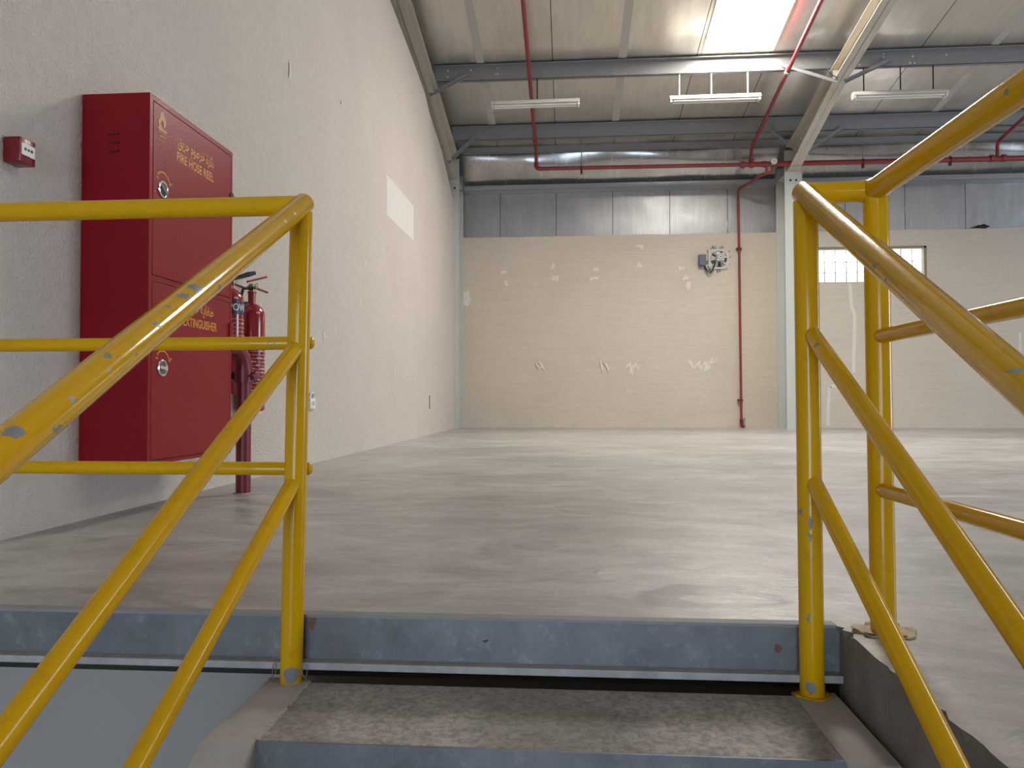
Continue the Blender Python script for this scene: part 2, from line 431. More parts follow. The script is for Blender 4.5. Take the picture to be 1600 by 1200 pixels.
# floor slab with the chipped stairwell edge
edge = []
y = BY
while y < EY - .03:
    edge.append((PX + random.uniform(-.004, .005) + (.010 if random.random() < .15 else 0), y)); y += random.uniform(.015, .04)
edge.append((PX + .008, EY - .02)); edge.append((PX - .012, EY))
m = MB()
top = [(WX, EY)] + [(WX, FY), (RX, FY), (RX, BY)] + edge
vs = [m.b.verts.new((x, yy, 0)) for x, yy in top]; m._f(vs)
m.mi = 1
for (xa, ya), (xb, yb) in zip(edge, edge[1:]):
    m.quad((xa, ya, 0), (xb, yb, 0), (PX + .002, yb, -.022), (PX + .002, ya, -.022))
m.quad((PX + .002, BY, -.022), (PX + .002, EY, -.022), (PX, EY, LZ), (PX, BY, LZ))
m.mi = 0
m.quad((WX - .3, BY, -1.5), (RX, BY, -1.5), (RX, FY, -1.5), (WX - .3, FY, -1.5))
fl = struct(m.build('floor', [M['floor'], M['pit_wall']], smooth=False))
m = MB(); m.box((WX - .2, BY, LZ - .1), (PX, EY + .14, LZ)); struct(m.build('floor_lower', M['floor'], smooth=False))
m = MB(); m.box((WX, EY + .13, LZ), (PX, EY + .30, -.196)); m.mi = 1; m.box((WX, EY + .16, -.196), (PX + .1, EY + .30, -.02)); m.box((PX + .005, EY - .02, LZ), (PX + .1, EY + .30, -.005)); struct(m.build('wall_plinth', [M['under_wall'], M['recess']], smooth=False))  # brown strip paints the channel's underside shadow; last box plugs a light leak

# left wall: top edge follows the haunched gable rafter
wt = [(BY, 5.95), (8.0, 5.44), (8.776, 5.368), (9.888, 5.266), (10.95, 5.147), (11.338, 4.985), (12.45, 4.765), (13.76, 4.27)]
m = MB()
m.prism([(WX, BY, LZ)] + [(WX, FY, LZ), (WX, FY, 4.2), (WX, 13.76, 4.27)] + [(WX, yy, z) for yy, z in wt[::-1][1:]], (-.2, 0, 0))
m.mi = 1    # square repair patch and pale scars in the render
def blob(m, c, ax, ay, az=None, n=14, rough=.3, ru=1.0, rv=1.0, off=(0, 0, 0)):
    m.k = getattr(m, 'k', 0) + 1
    nrm = Vector(ax).cross(Vector(ay)).normalized()
    if nrm.dot(Vector((0, 0, .525)) - Vector(c)) < 0: nrm = -nrm
    c = Vector(c) + nrm * .0004 * (m.k % 40)
    pts = []
    for j in range(n):
        a = 2 * pi * j / n; k = 1 + random.uniform(-rough, rough)
        pts.append(c + Vector(ax) * cos(a) * k * ru + Vector(ay) * sin(a) * k * rv)
    cv = m.b.verts.new(c + nrm * .0002); ring = [m.b.verts.new(p) for p in pts]
    for j in range(n): m._f([cv, ring[j], ring[(j + 1) % n]])
e = .0015
m.quad((WX + e, 8.63, 2.72), (WX + e, 10.16, 2.74), (WX + e, 10.15, 3.22), (WX + e, 8.62, 3.20))
m.mi = 2
for i in range(34):
    yy = random.uniform(5.2, 13.4); zz = random.uniform(.3, 4.3)
    if 8.4 < yy < 10.4 and 2.5 < zz < 3.4: continue
    blob(m, (WX + e, yy, zz), (0, 1, 0), (0, 0, 1), ru=random.uniform(.006, .02), rv=random.uniform(.015, .07), rough=.6)
wl = struct(m.build('wall_left', [M['plaster_left'], M['patch'], M['filler']], smooth=False))
m = MB(); m.box((WX - .42, BY, LZ), (WX - .36, FY + .4, 9)); struct(m.build('wall_left_cladding', M['grey_clad'], smooth=False))

# far block wall, with window opening
wx0, wx1, wz0, wz1 = 4.30, 6.65, 2.725, 3.39
WT = 3.685
m = MB()
for a, b in (((WX - .3, FY, 0), (wx0, FY + .2, WT)), ((wx1, FY, 0), (RX, FY + .2, WT)), ((wx0, FY, 0), (wx1, FY + .2, wz0)), ((wx0, FY, wz1), (wx1, FY + .2, WT))):
    m.box(a, b)
m.mi = 1
yy = FY - .0015
for X, Z in ((-1.257, 3.02), (-.278, 3.12), (.557, 3.06), (.50, 2.86), (-.25, 2.88), (1.35, 3.10), (2.15, 3.02), (2.25, 2.86), (-1.2, 2.8), (1.37, 3.45)):
    for k in range(3):
        blob(m, (X + random.uniform(-.05, .05), yy, Z + random.uniform(-.03, .03)), (1, 0, 0), (0, 0, 1), ru=random.uniform(.02, .05), rv=random.uniform(.02, .04), rough=.5)
for X, Z in ((-.59, 1.2), (.62, 1.19), (1.26, 1.17), (2.55, 1.14), (2.40, 1.22), (2.68, 1.22)):
    for k in range(5):
        a = random.uniform(-.9, .9)
        ax = Vector((cos(a + pi / 2), 0, sin(a + pi / 2)))
        blob(m, (X + random.uniform(-.12, .12), yy, Z + random.uniform(-.05, .05)), ax, Vector((-ax.z, 0, ax.x)), ru=random.uniform(.05, .11), rv=random.uniform(.012, .022), rough=.4)
blob(m, (-2.0, yy, 2.50), (1, 0, 0), (0, 0, 1), ru=.13, rv=.16, rough=.3, n=20)
blob(m, (2.28, yy, 2.70), (1, 0, 0), (0, 0, 1), ru=.05, rv=.07, rough=.4)
# plaster-filled conduit chase under the window
def ribbon(m, pts, w, y):
    for (xa, za), (xb, zb) in zip(pts, pts[1:]):
        d = Vector((xb - xa, zb - za)).normalized(); nx, nz = -d.y * w, d.x * w
        m.quad((xa + nx, y, za + nz), (xb + nx, y, zb + nz), (xb - nx, y, zb - nz), (xa - nx, y, za - nz))
ribbon(m, [(5.26, 2.70), (5.28, 2.3), (5.34, 2.1), (5.33, 1.7), (5.31, 1.3), (5.31, 1.03)], .03, yy)
ribbon(m, [(5.2, .80), (4.88, .78), (4.86, .70), (4.84, .40), (4.83, .04)], .028, yy)
ribbon(m, [(8.28, 1.75), (8.28, 1.4)], .02, yy)
m.mi = 2
for k in range(26):
    a = random.uniform(0, 2 * pi); r_ = random.uniform(.18, .24)
    blob(m, (2.83 + r_ * cos(a), yy - .0005, 3.20 + r_ * sin(a) * 1.0), (cos(a), 0, sin(a)), (-sin(a), 0, cos(a)), ru=random.uniform(.02, .06), rv=random.uniform(.006, .02), rough=.5)
m.mi = 0
# ragged mortar along the wall top
x = WX
while x < 9:
    w = random.uniform(.08, .3)
    m.box((x, FY + .002, WT - .02), (x + w, FY + .19, WT + random.uniform(-.005, .012))); x += w
wf = struct(m.build('wall_far', [M['plaster_far'], M['filler'], M['smudge']], smooth=False))

m = MB(); m.box((WX - .4, FY + .10, WT), (RX, FY + .16, 5.6)); struct(m.build('wall_far_cladding', M['foil_wall'], smooth=False))
# window
w_root = struct(thing('window_1', 'bright daylit wired window high in the far wall behind the right rails', 'window', (5.47, FY, wz0)))
m = MB(); m.box((wx0, FY + .13, wz0), (wx1, FY + .15, wz1)); m.build('window_pane', M['window'], w_root, False)
m = MB(); t_ = .045
for a, b in (((wx0, FY + .01, wz1 - t_), (wx1, FY + .12, wz1)), ((wx0, FY + .01, wz0), (wx1, FY + .12, wz0 + .01)), ((wx0, FY + .01, wz0), (wx0 + t_, FY + .12, wz1)), ((wx1 - t_, FY + .01, wz0), (wx1, FY + .12, wz1))): m.box(a, b, .004)
m.build('window_frame', M['win_frame'], w_root, False)
m = MB(); k = wx1 - .21
while k > wx0:
    m.box((k - .008, FY + .118, wz0), (k + .008, FY + .128, wz1)); k -= .20
for z in (wz0 + .20, wz0 + .40): m.box((wx0, FY + .118, z - .006), (wx1, FY + .128, z + .006))
m.build('glazing_bar', M['win_bar'], w_root, False)

# remaining shell: right wall, rear wall (with loading door openings), all plain sheet
m = MB()
for a, b in (((RX, BY, -1.5), (RX + .15, 3.5, 9)), ((RX, 8.5, -1.5), (RX + .15, FY + .4, 9)), ((RX, 3.5, 4.0), (RX + .15, 8.5, 9)), ((RX, 3.5, -1.5), (RX + .15, 8.5, 0))): m.box(a, b)
struct(m.build('wall_right', M['plaster_far'], smooth=False))
m = MB()
dx0, dx1, dz1 = -2.0, 1.6, 1.7
for a, b in (((WX - .5, BY - .15, -1.5), (dx0, BY, 9)), ((dx1, BY - .15, -1.5), (RX, BY, 9)), ((dx0, BY - .15, dz1), (dx1, BY, 9)), ((dx0, BY - .15, -1.5), (dx1, BY, LZ))): m.box(a, b)
struct(m.build('wall_rear', M['plaster_far'], smooth=False))

# roof lining with skylight openings
sky = [(2.01, 3.11, 9.0, 11.31), (8.55, 9.65, 0.0, 7.5)]  # second strip is an added, unseen rooflight giving fill light
m = MB()
xs = sorted({WX - .45, RX} | {s[0] for s in sky} | {s[1] for s in sky})
for xa, xb in zip(xs, xs[1:]):
    holes = sorted([(s[2], s[3]) for s in sky if s[0] <= xa + 1e-6 and s[1] >= xb - 1e-6])
    yy = BY
    for h0, h1 in holes + [(FY + .3, FY + .3)]:
        if h0 > yy:
            m.prism([(xa, yy, roof(yy)), (xb, yy, roof(yy)), (xb, h0, roof(h0)), (xa, h0, roof(h0))], (0, 0, .08))
        yy = h1
m.mi = 1
for xa in (-1.40, .78, 6.20):
    m.quad((xa, 0, roof(0) - .002), (xa + .12, 0, roof(0) - .002), (xa + .12, FY - .6, roof(FY - .6) - .002), (xa, FY - .6, roof(FY - .6) - .002))
struct(m.build('ceiling', [M['foil_roof'], M['tape']], smooth=False))
for i, (xa, xb, ya, yb) in enumerate(sky):
    nm = 'corrugated daylit skylight strip in the foil roof above the middle light' if i == 0 else 'rooflight strip out of view number'
    r_ = thing('skylight', nm, 'skylight', ((xa + xb) / 2, yb, roof(yb)))
    struct(r_)
    if i: del r_['label']
    m = MB(); n = 44; g = []
    for j in range(n + 1):
        X = xa - .05 + (xb - xa + .1) * j / n; dz = .10 + .022 * sin(2 * pi * (X - xa) / .185)
        g.append((m.b.verts.new((X, ya, roof(ya) + dz)), m.b.verts.new((X, yb + .04, roof(yb + .04) + dz))))
    for A, B in zip(g, g[1:]): m._f([A[0], B[0], B[1], A[1]])
    m.build('translucent_sheet', M['skylight'] if i < 1 else M['skylight_rear'], r_)
    m = MB()
    for (p0, p1) in (((xa - .012, ya), (xa + .018, yb)), ((xb - .045, ya), (xb + .012, yb))):
        m.prism([(p0[0], ya, roof(ya) - .006), (p1[0], ya, roof(ya) - .006), (p1[0], yb, roof(yb) - .006), (p0[0], yb, roof(yb) - .006)], (0, 0, .10))
    m.prism([(xa, yb - .03, roof(yb - .03) - .006), (xb, yb - .03, roof(yb - .03) - .006), (xb, yb, roof(yb) - .006), (xa, yb, roof(yb) - .006)], (0, 0, .03))
    m.build('reveal_trim', M['reveal'], r_, False)
# ------------------------------------------------------------------ roof steel
def purlin(Y, zt, zb, label):
    r_ = thing('roof_purlin', label, 'purlin', (WX, Y, zb), 'purlins under the roof')
    m = MB(); x0, x1 = WX + .06, RX
    m.box((x0, Y, zb), (x1, Y + .006, zt))
    m.box((x0, Y - .065, zt - .006), (x1, Y, zt)); m.box((x0, Y - .065, zt - .022), (x0 + RX - x0, Y - .060, zt))
    m.box((x0, Y, zb), (x1, Y + .065, zb + .006)); m.box((x0, Y + .06, zb), (x1, Y + .065, zb + .022))
    m.build('purlin_web', M['galv'], r_, False)
    return r_
p1 = purlin(11.4, 5.725, 5.49, 'galvanised purlin carrying the three lights, below the skylight')
p2 = purlin(13.2, 5.435, 5.195, 'galvanised purlin next to the far wall, above the red main pipe')
m = MB()
for X, Z in ((-1.86, 5.66), (-1.86, 5.56), (-1.50, 5.66), (-1.08, 5.68), (-1.08, 5.58), (-1.12, 5.58), (3.42, 5.63), (3.90, 5.63), (4.30, 5.63), (4.29, 5.53), (4.35, 5.53), (4.70, 5.63), (4.70, 5.68), (4.71, 5.53), (5.12, 5.63), (5.08, 5.53), (5.14, 5.53), (5.6, 5.64), (2.85, 5.55), (2.92, 5.55)):
    m = MB(); m.lathe((X, 11.4, Z), [(.012, 0), (.012, -.008), (.005, -.012)], 10, 'Y'); m.build('bolt', M['bright'], p1)

def rafter(X, label):
    r_ = thing('roof_rafter', label, 'rafter', (X, 13.76, 4.66), 'tapered steel rafters')
    def top(Y): return 5.485 + SL * (11.4 - Y)
    bot = [(13.76, 4.665), (11.42, 5.295), (BY + .2, 5.295 + SL * (11.42 - BY - .2))]
    m = MB()
    m.prism([(X - .005, y, z) for y, z in bot] + [(X - .005, bot[-1][0], top(bot[-1][0])), (X - .005, 13.76, top(13.76))], (.01, 0, 0))
    m.build('rafter_web', M['frame'], r_, False)
    hw = .10
    m = MB()
    for (ya, za), (yb, zb) in zip(bot, bot[1:]):
        m.prism([(X - hw, ya, za), (X + hw, ya, za), (X + hw, yb, zb), (X - hw, yb, zb)], (0, 0, .012))
    m.build('bottom_flange', M['frame'], r_, False)
    m = MB(); ya, yb = 13.76, BY + .2
    m.prism([(X - .13, ya, top(ya)), (X + .13, ya, top(ya)), (X + .13, yb, top(yb)), (X - .13, yb, top(yb))], (0, 0, -.012))
    m.build('top_flange', M['frame'], r_, False)
    m = MB(); m.box((X - .095, 11.40, 5.31), (X + .095, 11.425, 5.47)); m.build('splice_plate', M['frame'], r_, False)
    return r_
rc = rafter(4.07, 'cream tapered steel rafter running up from the tall column to the right of the skylight')
rl = rafter(-2.17, 'cream tapered steel rafter lying along the sloping top of the left wall')
def brace(r_, a, b):
    a, b = Vector(a), Vector(b); d = (b - a).normalized(); n = d.cross(Vector((0, 1, 0))).normalized() * .028
    m = MB(); m.prism([a - n, a + n, b + n, b - n], (0, .004, 0)); m.prism([a + n * .8, a + n, b + n, b + n * .8], (0, .045, 0))
    m.build('fly_brace', M['galv'], r_, False)
brace(rc, (3.20, 11.36, 5.565), (4.02, 11.36, 5.275)); brace(rc, (4.78, 11.36, 5.575), (4.12, 11.36, 5.275))
brace(rc, (3.50, 13.16, 5.23), (3.99, 13.16, 4.83)); brace(rc, (4.75, 13.16, 5.23), (4.15, 13.16, 4.83))
brace(rl, (-1.53, 11.36, 5.575), (-2.14, 11.36, 5.285)); brace(rl, (-1.60, 13.16, 5.30), (-2.14, 13.16, 4.80))
m = MB(); m.tube([(4.0, 11.3, 5.30), (3.90, 11.3, 5.36), (3.86, 11.32, 5.46)], .008, 8); m.build('loose_wire', M['black'], rc)

def column(X, w, label, ztop=4.95):
    r_ = thing('steel_column', label, 'column', (X, 14.0, 0), 'steel portal columns at the far wall')
    m = MB(); m.box((X - w / 2, 13.76, 0), (X + w / 2, 13.775, 4.66)); m.build('front_flange', M['column'], r_, False)
    m = MB(); m.box((X - w / 2, 14.325, 0), (X + w / 2, 14.345, 4.9)); m.build('back_flange', M['column'], r_, False)
    m = MB(); m.box((X - .006, 13.775, 0), (X + .006, 14.325, 5.0)); m.build('column_web', M['column'], r_, False)
    m = MB(); m.box((X - w / 2, 13.77, 4.42), (X + w / 2, 13.785, 5.05)); m.box((X - w / 2 + .01, 13.78, 4.62), (X + w / 2 - .01, 14.32, 4.635)); m.build('end_plate', M['frame'], r_, False)
    for dx in (-.05, .05):
        m = MB(); m.lathe((X + dx, 13.76, 4.50), [(.02, 0), (.02, -.014), (.01, -.02)], 6, 'Y'); m.build('bolt', M['dark_gap'], r_)
    return r_
column(4.072, .31, 'pale grey-green steel column standing behind the front right post')
column(-2.16, .26, 'pale grey-green steel column in the corner between left wall and far wall')

# eave: bulging foil insulation, girt
prof = []
for k in range(17):
    a = k / 16; prof.append((14.36 - .33 * (1 - a ** 1.7), 5.24 - .57 * a))
for xa, xb, la, lg in ((WX + .14, 3.90, 'left of the tall column', 'left of the tall column'), (4.24, RX, 'right of the tall column', 'right of the tall column')):
    m = MB(); N = 60; rows = []
    for i in range(N + 1):
        X = xa + (xb - xa) * i / N
        rows.append([m.b.verts.new((X, yv + .020 * sin(X * 2.1 + zv * 5) * sin(pi * k / 16) + .012 * sin(X * 5.3 + 2), zv + .010 * sin(X * 1.3) * (1 - k / 16))) for k, (yv, zv) in enumerate(prof)])
    for A, B in zip(rows, rows[1:]):
        for j in range(16): m._f([A[j], A[j + 1], B[j + 1], B[j]])
    tag(m.build('insulation_roll', M['foil_roll']), 'bulging silver foil insulation behind the red main pipe, ' + la, 'insulation', 'foil insulation along the far eave')
    m = MB(); m.box((xa, 14.20, 4.56), (xb, 14.205, 4.66)); m.box((xa, 14.205, 4.655), (xb, 14.44, 4.66)); m.box((xa, 14.20, 4.555), (xb, 14.44, 4.565)); m.box((xa, 14.19, 4.605), (xb, 14.2, 4.617))
    tag(m.build('wall_girt', M['galv_light'], smooth=False), 'galvanised girt above the silver wall sheets, ' + lg, 'girt', 'wall girts')
m = MB(); m.box((WX + .14, 13.86, 5.19), (RX, 13.87, 5.29)); m.box((WX + .14, 13.87, 5.19), (RX, 13.98, 5.2))
tag(m.build('eave_beam', M['galv'], smooth=False), 'dark galvanised eave strut between the far purlin and the foil insulation', 'beam')

# ------------------------------------------------------------------ sprinkler pipes
main = thing('sprinkler_main_pipe', 'long horizontal red sprinkler pipe crossing in front of the column under the eave', 'pipe', (-.575, 13.6, 4.78))
def elbow(p0, c, p1, r, n=8):
    p0, c, p1 = Vector(p0), Vector(c), Vector(p1); out = []
    a = (p0 - c).normalized() * r; b = (p1 - c).normalized() * r
    for i in range(n + 1):
        t = i / n; out.append((c + a) * (1 - t) ** 2 + c * 2 * t * (1 - t) + (c + b) * t * t)
    return out
m = MB(); m.tube([(-.50, 13.6, 4.775), (3.16, 13.6, 4.757)], .034); m.build('thin_run', M['red_pipe'], main)
m = MB(); m.tube([(3.16, 13.6, 4.757), (12.0, 13.6, 4.735)], .046); m.build('thick_run', M['red_pipe'], main)
for X, r_ in ((3.14, .065), (3.30, .06), (3.52, .055), (7.42, .065), (7.62, .065)):
    m = MB(); m.tube([(X - .03, 13.6, 4.755), (X + .03, 13.6, 4.755)], r_); m.build('coupling', M['red_pipe'], main)
gauge_y = 13.50
m = MB(); m.tube([(3.665, gauge_y + .0, 4.775), (3.665, gauge_y + .045, 4.775)], .062, 28); m.build('gauge_case', M['chrome'], main, label='round pressure gauge with white dial')
m = MB(); m.lathe((3.665, gauge_y - .001, 4.775), [(.052, 0), (.052, -.002)], 28, 'Y'); dial = m.build('gauge_dial', M['white_plastic'], main)
m = MB(); m.box((3.661, gauge_y - .006, 4.745), (3.667, gauge_y - .004, 4.81)); m.box((3.66, gauge_y - .006, 4.77), (3.695, gauge_y - .004, 4.776)); m.build('gauge_needle', M['black'], main)
for X in (.25, 5.23, 6.72):
    m = MB(); m.tube([(X, 13.6, 4.76), (X, 13.6, 5.36)], .007, 8); m.build('hanger_rod', M['galv'], main)
    m = MB(); r0 = .056 if X > 3 else .042
    m.tube([(X - .015, 13.6, 4.752), (X + .015, 13.6, 4.752)], r0); m.box((X - .02, 13.58, 4.70 - r0), (X + .02, 13.62, 4.752)); m.build('hanger_clamp', M['dark_red'], main)

def branch(X, label, zr, r=.030, yend=4.0):
    r_ = thing('sprinkler_branch_pipe', label, 'pipe', (X, 13.6, 4.78), 'sloping red sprinkler branches')
    def zz(Y): return 5.04 + .178 * (13.6 - Y)
    pts = [(X, 13.6, zr)]
    pts += elbow((X, 13.6, 4.8), (X, 13.6, zz(13.6)), (X, 12.8, zz(12.8)), .12, 6)
    pts.append((X, yend, zz(yend)))
    m = MB(); m.tube(pts, r, 16); m.build('branch_run', M['red_pipe'], r_)
    return r_, zz
b1, zz = branch(-.575, 'red sprinkler branch pipe rising toward the roof behind the left light', 4.86)
m = MB(); m.tube([(-.575, 13.6, 4.88)] + elbow((-.575, 13.6, 4.9), (-.575, 13.6, 4.778), (-.45, 13.6, 4.775), .075, 8) + [(-.48, 13.6, 4.775)], .042, 16); m.build('elbow', M['red_pipe'], b1)
b2, zz = branch(3.29, 'red sprinkler branch pipe climbing past the skylight between middle light and rafter', 4.76)
m = MB(); m.tube([(3.29, 13.6, 4.80), (3.29, 13.6, 4.86)], .046); m.build('collar', M['red_pipe'], b2)
m = MB(); m.tube([(3.29, 11.36, zz(11.36)), (3.25, 11.38, 5.57)], .006, 8); m.tube([(3.29, 11.33, zz(11.36)), (3.29, 11.39, zz(11.36))], .042, 14); m.build('hanger_rod', M['galv'], b2)
b3, zz = branch(7.52, 'short red sprinkler branch pipe behind the upper right handrail', 4.76)
m = MB(); m.tube([(-.575, 13.15, 0 + 5.04 + .178 * .45), (-.575, 13.10, 5.04 + .178 * .5)], .04, 14); m.build('coupling', M['red_pipe'], b1)

drain = thing('drain_pipe', 'thin red pipe running down the far wall right of the exhaust fan', 'pipe', (3.23, 14.28, 0))
wy = 14.29
m = MB()
pts = [(3.665, 13.6, 4.72)] + elbow((3.665, 13.6, 4.72), (3.665, 13.6, 4.625), (3.5, 13.6, 4.575), .05, 5) + [(3.54, 13.6, 4.585), (3.47, 13.68, 4.57)] + elbow((3.47, 13.68, 4.57), (3.215, wy, 4.50), (3.215, wy, 4.2), .06, 6) + [(3.235, wy, .10)]
m.tube(pts, .022, 14); m.build('pipe_run', M['red_pipe'], drain)
m = MB(); m.tube([(3.56, 13.6, 4.72), (3.56, 13.6, 4.60)], .022, 12); m.build('valve_drop', M['red_pipe'], drain)
m = MB(); m.tube([(3.50, 13.64, 4.60), (3.42, 13.8, 4.60)], .012, 8); m.tube([(3.36, 13.84, 4.62), (3.36, 13.84, 4.64)], .02, 10); m.build('valve_handle', M['brass'], drain)
for Z in (3.38, .52):
    m = MB(); m.tube([(3.219, wy, Z - .02), (3.219, wy, Z + .02)], .032, 14); m.box((3.17, wy, Z - .015), (3.27, FY, Z + .015)); m.build('pipe_clamp', M['red_pipe_dark'], drain)
m = MB(); m.tube([(3.235, wy, .16), (3.235, wy, .12)], .034, 14); m.tube([(3.235, wy, .12), (3.24, wy - .01, .05), (3.28, wy - .03, .012)], .030, 14); m.build('base_fitting', M['red_pipe_dark'], drain)
m = MB(); m.box((3.25, wy - .04, .13), (3.30, wy + .03, .19), .008); m.build('grey_clip', M['galv'], drain)

# ------------------------------------------------------------------ fluorescent lights
def light_fixture(x0, x1, z, rods, label, rodmat):
    Y = 11.40
    r_ = thing('fluorescent_light', label, 'light fixture', ((x0 + x1) / 2, Y, z - .05), 'hanging fluorescent lights')
    m = MB(); m.prism([(x0, Y - .06, z + .035), (x0, Y - .04, z + .055), (x0, Y + .04, z + .055), (x0, Y + .06, z + .035), (x0, Y + .075, z - .005), (x0, Y - .075, z - .005)], (x1 - x0, 0, 0))
    m.build('housing', M['fixture'], r_, False)
    for dy in (-.04, .04):
        m = MB(); m.tube([(x0 + .05, Y + dy, z - .028), (x1 - .05, Y + dy, z - .028)], .016, 14); m.build('tube', M['tube'], r_)
    for X in (x0 + .02, x1 - .02):
        m = MB(); m.box((X - .018, Y - .06, z - .05), (X + .018, Y + .06, z + .0), .006); m.build('tube_holder', M['white_plastic'] if X > x0 + .1 else M['fan_grey'], r_, False)
    m = MB(); m.box((x0 + .05, Y - .078, z - .012), (x1 - .05, Y - .070, z + .002)); m.box((x0 + .05, Y + .070, z - .012), (x1 - .05, Y + .078, z + .002)); m.build('reflector_lip', M['fixture'], r_, False)
    for X in rods:
        m = MB(); m.tube([(X, Y + .02, z + .05), (X, Y + .02, 5.50)], .010, 8); m.build('hanger_rod', rodmat, r_)
    return r_
light_fixture(-1.174, .189, 5.095, (-.465,), 'white unlit tube light hanging nearest the left wall, the red branch pipe behind it', M['black'])
light_fixture(1.548, 2.90, 5.085, (1.70, 2.18, 2.72), 'white unlit tube light hanging on three rods below the skylight', M['fixture'])
light_fixture(4.250, 5.606, 5.06, (4.42, 4.95, 5.42), 'white unlit tube light hanging right of the cream rafter', M['dark_gap'])

# ------------------------------------------------------------------ exhaust fan and its switch box
fan = thing('exhaust_fan', 'small pale wall exhaust fan with square motor, high on the far wall', 'fan', (2.83, FY, 3.0))
cx, cz = 2.845, 3.195
m = MB(); n = 36
t = bmesh.new()
outer, inner = [], []
for j in range(n):
    a = 2 * pi * j / n; c, s_ = cos(a), sin(a)
    k = .19 / max(abs(c), abs(s_)); k = min(k, .235)
    outer.append((cx + c * k, cz + s_ * k)); inner.append((cx + c * .155, cz + s_ * .155))
for j in range(n):
    q = (j + 1) % n
    m.quad((outer[j][0], FY - .03, outer[j][1]), (outer[q][0], FY - .03, outer[q][1]), (inner[q][0], FY - .03, inner[q][1]), (inner[j][0], FY - .03, inner[j][1]))
    m.quad((outer[j][0], FY - .03, outer[j][1]), (outer[q][0], FY - .03, outer[q][1]), (outer[q][0], FY, outer[q][1]), (outer[j][0], FY, outer[j][1]))
    m.quad((inner[j][0], FY - .03, inner[j][1]), (inner[q][0], FY - .03, inner[q][1]), (inner[q][0], FY - .004, inner[q][1]), (inner[j][0], FY - .004, inner[j][1]))
m.build('mounting_plate', M['fan_grey'], fan)
m = MB(); m.lathe((cx, FY - .003, cz), [(.156, 0), (.156, -.002)], 32, 'Y'); m.build('fan_opening', M['fan_dark'], fan)
m = MB()
for k in range(5):
    a = 2 * pi * k / 5 + .5
    d = Vector((cos(a), 0, sin(a))); s_ = Vector((-sin(a), 0, cos(a)))
    c0 = Vector((cx, FY - .02, cz))
    m.prism([c0 + d * .04 - s_ * .02, c0 + d * .145 - s_ * .055 + Vector((0, -.015, 0)), c0 + d * .145 + s_ * .045 + Vector((0, .01, 0)), c0 + d * .04 + s_ * .02], (0, .003, 0))
m.build('fan_blades', M['fan_grey'], fan, False)
m = MB(); m.box((cx - .06, FY - .17, cz - .055), (cx + .08, FY - .035, cz + .09), .012); mo = m.build('motor', M['fan_grey'], fan)
m = MB(); m.torus((cx + .01, FY - .171, cz + .02), .05, .004, 'Y'); m.lathe((cx + .01, FY - .172, cz + .02), [(.012, 0), (.012, -.004)], 12, 'Y'); m.build('motor_cap', M['fan_dark'], mo)
for sx, sz in ((-1, 1), (1, 1), (-1, -1), (1, -1)):
    m = MB(); m.tube([(cx + .02 + sx * .05, FY - .07, cz + sz * .05), (cx + sx * .15, FY - .032, cz + sz * .15)], .008, 8); m.build('support_arm', M['fan_grey'], fan)
m = MB(); m.lathe((cx + .04, FY - .05, cz - .125), [(.012, 0), (.012, -.01)], 10, 'Y'); m.build('fixing_bolt', M['bright'], fan)
bx_ = thing('isolator_box', 'blue-grey electrical box on the far wall left of the exhaust fan', 'switch box', (2.535, FY, 3.05))
m = MB(); m.box((2.465, FY - .09, 3.06), (2.60, FY, 3.275), .008); m.build('enclosure', M['box_blue'], bx_, False)
m = MB(); m.box((2.475, FY - .10, 3.075), (2.57, FY - .088, 3.26), .006); m.build('cover', M['box_blue'], bx_, False)
m = MB()
pts = []
for i in range(17):
    a = i / 16; pts.append((2.575 + .20 * a + .0 * a, FY - .06 - .03 * sin(pi * a), 3.08 + .05 * a - .16 * sin(pi * a) ** .8))
m.tube(pts, .011, 8); m.tube([(p[0] - .01, p[1] + .02, p[2] - .03 * sin(pi * i / 16)) for i, p in enumerate(pts)], .009, 8)
m.build('cable', M['black'], bx_)
# black rag on wall top
m = MB(); t = bmesh.new(); bmesh.ops.create_uvsphere(t, u_segments=20, v_segments=10, radius=1)
for v in t.verts:
    v.co = Vector((7.66 + v.co.x * .145 + .02 * v.co.z, FY + .06 + v.co.y * .05, 3.73 + v.co.z * (.035 + .014 * sin(v.co.x * 3 + 1)) + .008 * sin(v.co.x * 9)))
m.add(t); tag(m.build('black_cloth', M['rag']), 'small black cloth lying on the wall ledge at the far right', 'cloth')

# ------------------------------------------------------------------ left wall fittings
mcp = thing('fire_alarm_call_point', 'small red manual fire alarm box on the left wall beside the red cabinet', 'fire alarm', (WX, 2.69, 1.41))
m = MB(); m.box((WX, 2.651, 1.433), (WX + .070, 2.735, 1.530), .006); m.build('call_point_box', M['red_plastic'], mcp)
m = MB(); m.box((WX + .068, 2.659, 1.462), (WX + .0715, 2.729, 1.508), .001); pl = m.build('break_panel', M['white_plastic'], mcp, False, label='white break panel with black arrows and dot')
m = MB(); X = WX + .0718
m.lathe((X, 2.694, 1.487), [(.0055, 0), (.0055, .0006)], 16, 'X')
for s_ in (-1, 1):
    c = 2.694 + s_ * .017
    m.prism([(X, c + s_ * .006, 1.491), (X, c - s_ * .001, 1.4915), (X, c - s_ * .001, 1.495), (X, c - s_ * .008, 1.487), (X, c - s_ * .001, 1.479), (X, c - s_ * .001, 1.4825), (X, c + s_ * .006, 1.483)], (.0006, 0, 0))
m.build('arrow_marks', M['black'], pl, False)
m = MB(); m.box((WX + .0695, 2.659, 1.460), (WX + .074, 2.70, 1.463)); m.build('panel_edge', M['chrome'], mcp, False)
m = MB(); m.box((WX + .0695, 2.688, 1.513), (WX + .0712, 2.702, 1.525), .0005); m.build('house_flame_emblem', M['white_print'], mcp, False)

